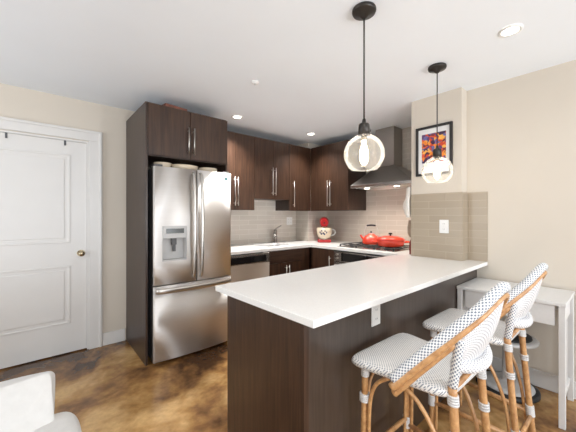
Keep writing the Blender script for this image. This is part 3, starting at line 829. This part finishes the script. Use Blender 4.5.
# ------------------------------------------------------------------ bar stools
def make_stool(label):
    t = thing('bar_stool', label, 'bar stool', (0, 0, 0), 0, 'woven rattan bar stools at the peninsula')
    ZS = .672
    def hw(v): return .243 * (1 - v) + .168 * v             # half width front to rear
    # seat: rounded woven slab, front edge rolled over
    def outline(u):
        a = 2 * PI * u; c, s_ = math.cos(a), math.sin(a)
        q = 1 / (abs(c) ** 9 + abs(s_) ** 9) ** (1 / 9)
        y = .018 + .207 * s_ * q; v = (.225 - y) / .414
        return c * q * hw(v), y
    mb = MB(); cx_, cy_ = 0, .018
    prof = [(.0, ZS + .006), (.35, ZS + .006), (.70, ZS + .004), (.90, ZS), (.97, ZS - .005), (1.0, ZS - .015), (.995, ZS - .028), (.96, ZS - .036), (.6, ZS - .036), (0, ZS - .036)]
    def sf(u, v):
        k_ = v * (len(prof) - 1); i = min(int(k_), len(prof) - 2)
        s_, z = prof[int(round(k_))]
        x, y = outline(u)
        return Vector((x * max(s_, .002), cy_ + (y - cy_) * max(s_, .002), z))
    nv = len(prof) - 1
    vs = mb.grid(sf, 72, nv, closed_u=True)
    for f in mb.bm.faces:
        for l in f.loops:
            p = l.vert.co; ex = 1 if p.z > ZS - .012 else 0
            l[mb.uv].uv = (p.x + p.y * .0 + (ZS - p.z) * .4, p.y - (ZS - p.z) * .7)
    mb.build('seat', M['weave_seat'], t)
    FL = lambda s_: [(s_ * .186, .160, ZS - .03), (s_ * .188, .166, .35), (s_ * .192, .172, 0)]
    RL = lambda s_: [(s_ * .142, -.188, ZS + .01), (s_ * .148, -.205, .45), (s_ * .158, -.245, 0)]
    def on(poly, z):
        for a, b in zip(poly, poly[1:]):
            if b[2] <= z <= a[2]:
                k_ = (a[2] - z) / (a[2] - b[2]); return Vector(a).lerp(Vector(b), k_)
        return Vector(poly[0])
    def wrap(parent, poly, z, r, h=.03):
        a, b = on(poly, z + h / 2), on(poly, z - h / 2)
        mb = MB(); n = max(2, int(h / .008))
        for i in range(n + 1):
            p = a.lerp(b, i / n)
            mb.tube([p + Vector((0, 0, .0042)), p - Vector((0, 0, .0042))], r + .002, 12, spline=False)
        mb.build('binding', M['wrap'], parent)
    for s_ in (-1, 1):
        fl = MB().tube(FL(s_), .0145, 12).build('leg', M['rattan'], t)
        wrap(fl, FL(s_), ZS - .055, .016, .045); wrap(fl, FL(s_), .495, .021, .026); wrap(fl, FL(s_), .215, .019, .05)
        rl = MB().tube(RL(s_), .0155, 12).build('leg', M['rattan'], t)
        wrap(rl, RL(s_), ZS - .035, .018, .028); wrap(rl, RL(s_), .50, .019, .022); wrap(rl, RL(s_), .205, .019, .05)
        # arched side braces: front leg up to seat side, and down to the rear leg
        MB().tube([on(FL(s_), .03) + Vector((0, -.026, 0)), on(FL(s_), .30) + Vector((0, -.026, 0)), on(FL(s_), .48) + Vector((0, -.028, 0)), (s_ * .186, .105, .575), (s_ * .184, .045, .628)], .0085, 10).build('brace', M['rattan'], t)
        MB().tube([(s_ * .180, .005, .630), (s_ * .172, -.07, .585), (s_ * .166, -.135, .49), on(RL(s_), .32) + Vector((s_ * .004, .030, 0)), on(RL(s_), .05) + Vector((s_ * .004, .026, 0))], .0085, 10).build('brace', M['rattan'], t)
        # arched front braces
        MB().tube([on(FL(s_), .03) + Vector((-s_ * .024, .0, 0)), on(FL(s_), .48) + Vector((-s_ * .024, .0, 0)), (s_ * .115, .165, .585), (s_ * .04, .165, .628)], .0075, 10).build('brace', M['rattan'], t)
        MB().tube([on(FL(s_), .205), on(RL(s_), .195)], .0125, 10, spline=False).build('stretcher', M['rattan'], t)
    MB().tube([on(FL(-1), .235), on(FL(1), .235)], .0125, 10, spline=False).build('stretcher', M['rattan'], t)
    MB().tube([on(RL(-1), .175), on(RL(1), .175)], .0125, 10, spline=False).build('stretcher', M['rattan'], t)
    # horseshoe back rail that slopes down to both seat sides
    half = [(-.262, -.020, .680), (-.232, -.080, .755), (-.198, -.142, .830), (-.158, -.205, .905), (-.110, -.262, .975), (-.055, -.296, 1.030), (0, -.306, 1.048)]
    rail = half + [(-x, y, z) for x, y, z in reversed(half[:-1])]
    def off(pts, dx, dz):
        r_ = []
        for x, y, z in pts:
            q = Vector((x, y + .05)); q = q.normalized() if q.length > 0 else q
            r_.append((x + q.x * dx, y + q.y * dx, z + dz))
        return r_
    MB().tube(rail, .0195, 16, sub=5, flat=(1.0, 1.0)).build('back_rail', M['weave_rail'], t)
    MB().tube(off(rail, .006, -.030), [.0165, .016, .015, .013, .011, .0098, .0095, .0098, .011, .013, .015, .016, .0165], 12, sub=5).build('rail_pole', M['rattan'], t)
    MB().tube(off([half[0], half[1], half[2], half[3]], -.008, -.058), .0140, 12, sub=5).build('rail_pole', M['rattan'], t)
    MB().tube(off([(-x, y, z) for x, y, z in (half[0], half[1], half[2], half[3])], -.008, -.058), .0140, 12, sub=5).build('rail_pole', M['rattan'], t)
    # woven posts
    for s_ in (-1, 1):
        MB().tube([(s_ * .142, -.190, ZS + .012), (s_ * .146, -.203, .77), (s_ * .150, -.217, .87)], .0165, 14).build('back_post', M['weave_rail'], t)
        MB().tube([(s_ * .128, -.186, ZS + .0), (s_ * .100, -.205, .70), (s_ * .07, -.235, .755)], .010, 10).build('post_brace', M['rattan'], t)
    # woven back panel between the posts
    mb = MB()
    def bp_(u, v):
        w = 2 * u - 1
        xt = w * .150; zt = 1.018 - .155 * abs(w) ** 1.8; yt = -.303 + .088 * abs(w) ** 1.8
        xb = w * .142; zb = .758 + .015 * w * w; yb_ = -.222 + .026 * w * w
        e = v + .10 * math.sin(PI * v)
        return Vector((xt + (xb - xt) * v, yt + (yb_ - yt) * v - .012 * math.sin(PI * v), zt + (zb - zt) * v))
    mb.grid(bp_, 28, 14, uvfn=lambda a, b: (a * .32, b * .27))
    mb.build('back_panel', M['weave_panel'], t, solid=.012)
    MB().tube([(-.142, -.196, .765), (-.075, -.228, .750), (0, -.240, .746), (.075, -.228, .750), (.142, -.196, .765)], .024, 14).build('panel_roll', M['weave_panel'], t)
    return t
s1 = make_stool('woven white rattan bar stool nearest the camera, at the middle of the peninsula')
s1.location = (1.302, .597, 0); s1.rotation_euler.z = -.028
s2 = copy_tree(s1)
s2.location = (1.972, .580, 0); s2.rotation_euler.z = -.012
s2['label'] = 'woven white rattan bar stool beside the console table, farther from the camera'

# ------------------------------------------------------------------ console table by the right wall
t = thing('console_table', 'white washed wooden side table with slatted ends against the right wall', 'table')
TX0, TX1, TY0, TY1, TZ = 2.430, 2.900, .231, .841, .772
MB().box(TX0, TX1, TY0, TY1, TZ - .022, TZ, .003).build('tabletop', M['table'], t)
lw = .032
for x in (TX0 + .008, TX1 - .008 - lw):
    for y in (TY0 + .004, TY1 - .004 - lw):
        MB().box(x, x + lw, y, y + lw, 0, TZ - .0225, .002).build('leg', M['table'], t)
za, zb = TZ - .150, TZ - .0225
MB().box(TX0 + .014, TX0 + .034, TY0 + .055, TY1 - .055, za, zb, .001).build('drawer_front', M['table'], t)
MB().box(TX1 - .034, TX1 - .014, TY0 + .055, TY1 - .055, za, zb).build('apron', M['table'], t)
for y in (TY0 + .020, TY1 - .040):
    MB().box(TX0 + .055, TX1 - .055, y, y + .02, za, zb).build('apron', M['table'], t)
    MB().box(TX0 + .055, TX1 - .055, y, y + .02, .125, .165, .001).build('rail', M['table'], t)
    for i in range(6):
        xx = TX0 + .062 + i * .050
        MB().box(xx, xx + .018, y + .004, y + .016, .1655, za - .0005).build('slat', M['table'], t)

# round swivel stool under the table
t = thing('swivel_stool', 'low round swivel stool with black top and chrome base under the white table', 'stool', (2.700, .585, 0))
MB().lathe([(.0, .002), (.188, .0), (.197, .008), (.197, .028), (.185, .036), (.170, .034), (.0, .034)], 48).build('base_ring', M['rubber'], t)
MB().lathe([(.168, .0345), (.166, .042), (.10, .052), (.04, .060), (.030, .075), (.028, .355), (.06, .370), (0, .371)], 40).build('base_plate', M['soft_grey'], t)
MB().lathe([(0, .3715), (.160, .3715), (.186, .380), (.190, .394), (.176, .404), (.155, .406), (0, .406)], 48).build('seat_ring', M['soft_grey'], t)
MB().lathe([(.152, .4065), (.150, .416), (.11, .420), (0, .421)], 40).build('seat_pad', M['rubber'], t)

# ------------------------------------------------------------------ pendants
def make_pendant(label, x, y):
    t = thing('pendant_lamp', label, 'pendant lamp', (x, y, CEIL), 0, 'glass globe pendants over the peninsula')
    zg = 1.641 - CEIL; R = .107
    MB().lathe([(.0, -.001), (.062, -.001), (.064, -.012), (.060, -.022), (.025, -.032), (.012, -.048), (.0, -.05)], 32).build('canopy', M['bronze'], t)
    MB().tube([(0, 0, -.045), (0, 0, zg + R + .070)], .0042, 8, spline=False).build('cord', M['bronze'], t)
    so = MB().lathe([(.0, zg + R + .085), (.008, zg + R + .083), (.012, zg + R + .062), (.026, zg + R + .056), (.030, zg + R + .05), (.031, zg + R - .004), (.0, zg + R - .004)], 28).build('socket', M['bronze'], t)
    MB().tube([(.03, 0, zg + R + .03), (.052, 0, zg + R + .03)], .005, 8, spline=False).sphere((.054, 0, zg + R + .03), .008, 10).build('switch_knob', M['bronze'], so)
    prof = []
    a0, a1 = .30, 2.42
    for i in range(25):
        a = a0 + (a1 - a0) * i / 24
        prof.append((R * math.sin(a), zg + R * math.cos(a)))
    gl = MB().lathe(prof, 48, cap=False).build('glass_globe', M['glass'], t)
    rr, rz = prof[-1]
    MB().tube([(rr * math.cos(2 * PI * i / 32), rr * math.sin(2 * PI * i / 32), rz) for i in range(33)], .0025, 8, spline=False, cap=False).build('rim', M['glass'], gl)
    MB().lathe([(.0, zg - .060), (.012, zg - .055), (.022, zg - .030), (.024, zg - .005), (.018, zg + .03), (.012, zg + .055), (.012, zg + .075)], 20).build('bulb', M['bulb'], t)
    MB().lathe([(.014, zg + .073), (.015, zg + R - .005)], 16).build('bulb_base', M['brass'], t)
    point('pendant_light', (x, y, 1.63), 3.2, WARM, .03)
    return t
make_pendant('glass globe pendant lamp hanging nearest the camera over the peninsula', 1.343, .922)
make_pendant('glass globe pendant lamp hanging in front of the framed picture', 2.272, .918)

# ------------------------------------------------------------------ ceiling fixtures
lab = ['recessed ceiling light near the right wall', 'recessed ceiling light beside the fridge cabinet', 'recessed ceiling light above the kitchen corner',
       'recessed ceiling light right above the camera', 'recessed ceiling light behind the camera', 'recessed ceiling light left of the camera']
for (x, y), lb in zip(LIGHTS, lab):
    t = thing('ceiling_light', lb, 'ceiling light', (x, y, CEIL), 0, 'recessed ceiling lights')  # last three are added unseen fill lights
    MB().lathe([(.062, -.001), (.062, -.006), (.046, -.009), (.042, -.002)], 32, cap=False).build('trim_ring', M['plastic_white'], t)
    MB().lathe([(0, -.0015), (.043, -.0015), (.043, -.004), (0, -.0045)], 32).build('lens', M['lens'], t)
    spot('downlight', (x, y, CEIL - .02), LPOW[LIGHTS.index((x, y))], (1, .975, .94), 2.7 if y < 1 else 2.1, 1.0, .04)  # last three are added fill
t = thing('smoke_detector', 'small round white detector on the ceiling', 'detector', (1.385, 2.016, CEIL))
MB().lathe([(0, -.001), (.032, -.001), (.032, -.010), (.022, -.018), (0, -.018)], 28).build('cover', M['plastic_white'], t)
MB().lathe([(0, -.0182), (.010, -.0182), (.008, -.026), (0, -.026)], 16).build('sensor', M['soft_grey'], t)

# ------------------------------------------------------------------ door hooks
for hx, lb in ((-.187, 'small metal over door hook near the left of the white door'), (.212, 'small metal over door hook nearest the door knob side')):
    t = thing('door_hook', lb, 'hook', (hx, YB, 2.014))
    MB().box(-.008, .008, .0095, .0118, -.045, .002).build('strap', M['fridge_side'], t)
    MB().tube([(0, .0095, -.036), (0, -.012, -.045), (0, -.014, -.028)], .003, 8).build('peg', M['fridge_side'], t)

# ------------------------------------------------------------------ sofa corner at lower left
t = thing('armchair', 'white slipcovered armchair in the lower left corner', 'armchair')
def soft(name, x0, x1, y0, y1, z0, z1, bev, lump=.006, seed=0, lean=0):
    mb = MB().box(x0, x1, y0, y1, z0, z1, bev, 4)
    bmesh.ops.subdivide_edges(mb.bm, edges=[e for e in mb.bm.edges if e.calc_length() > .12], cuts=5, use_grid_fill=True)
    for v in mb.bm.verts:
        q = v.co
        v.co = q + Vector((math.sin(q.y * 21 + q.z * 13 + seed), math.sin(q.x * 17 + q.z * 23 + seed), math.sin(q.x * 19 + q.y * 15 + seed))) * lump
    for v in mb.bm.verts:
        v.co.y += lean * (v.co.z - z0) * max(0, min(1, (y1 - v.co.y) / (y1 - y0)))
    for f in mb.bm.faces: f.smooth = True
    return mb.build(name, M['sofa'], t, subsurf=1)
soft('base', -.86, .085, .62, 1.33, .06, .40, .05)
soft('arm', -.04, .118, .60, 1.325, .38, .62, .05)
soft('arm', -.90, -.75, .60, 1.325, .38, .605, .055)
soft('backrest', -.80, -.02, 1.14, 1.36, .38, .69, .05, .004, 0, .5)
soft('back_cushion', -.76, .050, 1.145, 1.370, .42, .752, .022, .006, 2, .53)
soft('seat_cushion', -.74, -.05, .60, 1.14, .39, .50, .045)
for x in (-.80, .03):
    for y in (.68, 1.27): MB().cyl((x, y, 0), .022, .07, 'z', 12).build('foot', M['black'], t)
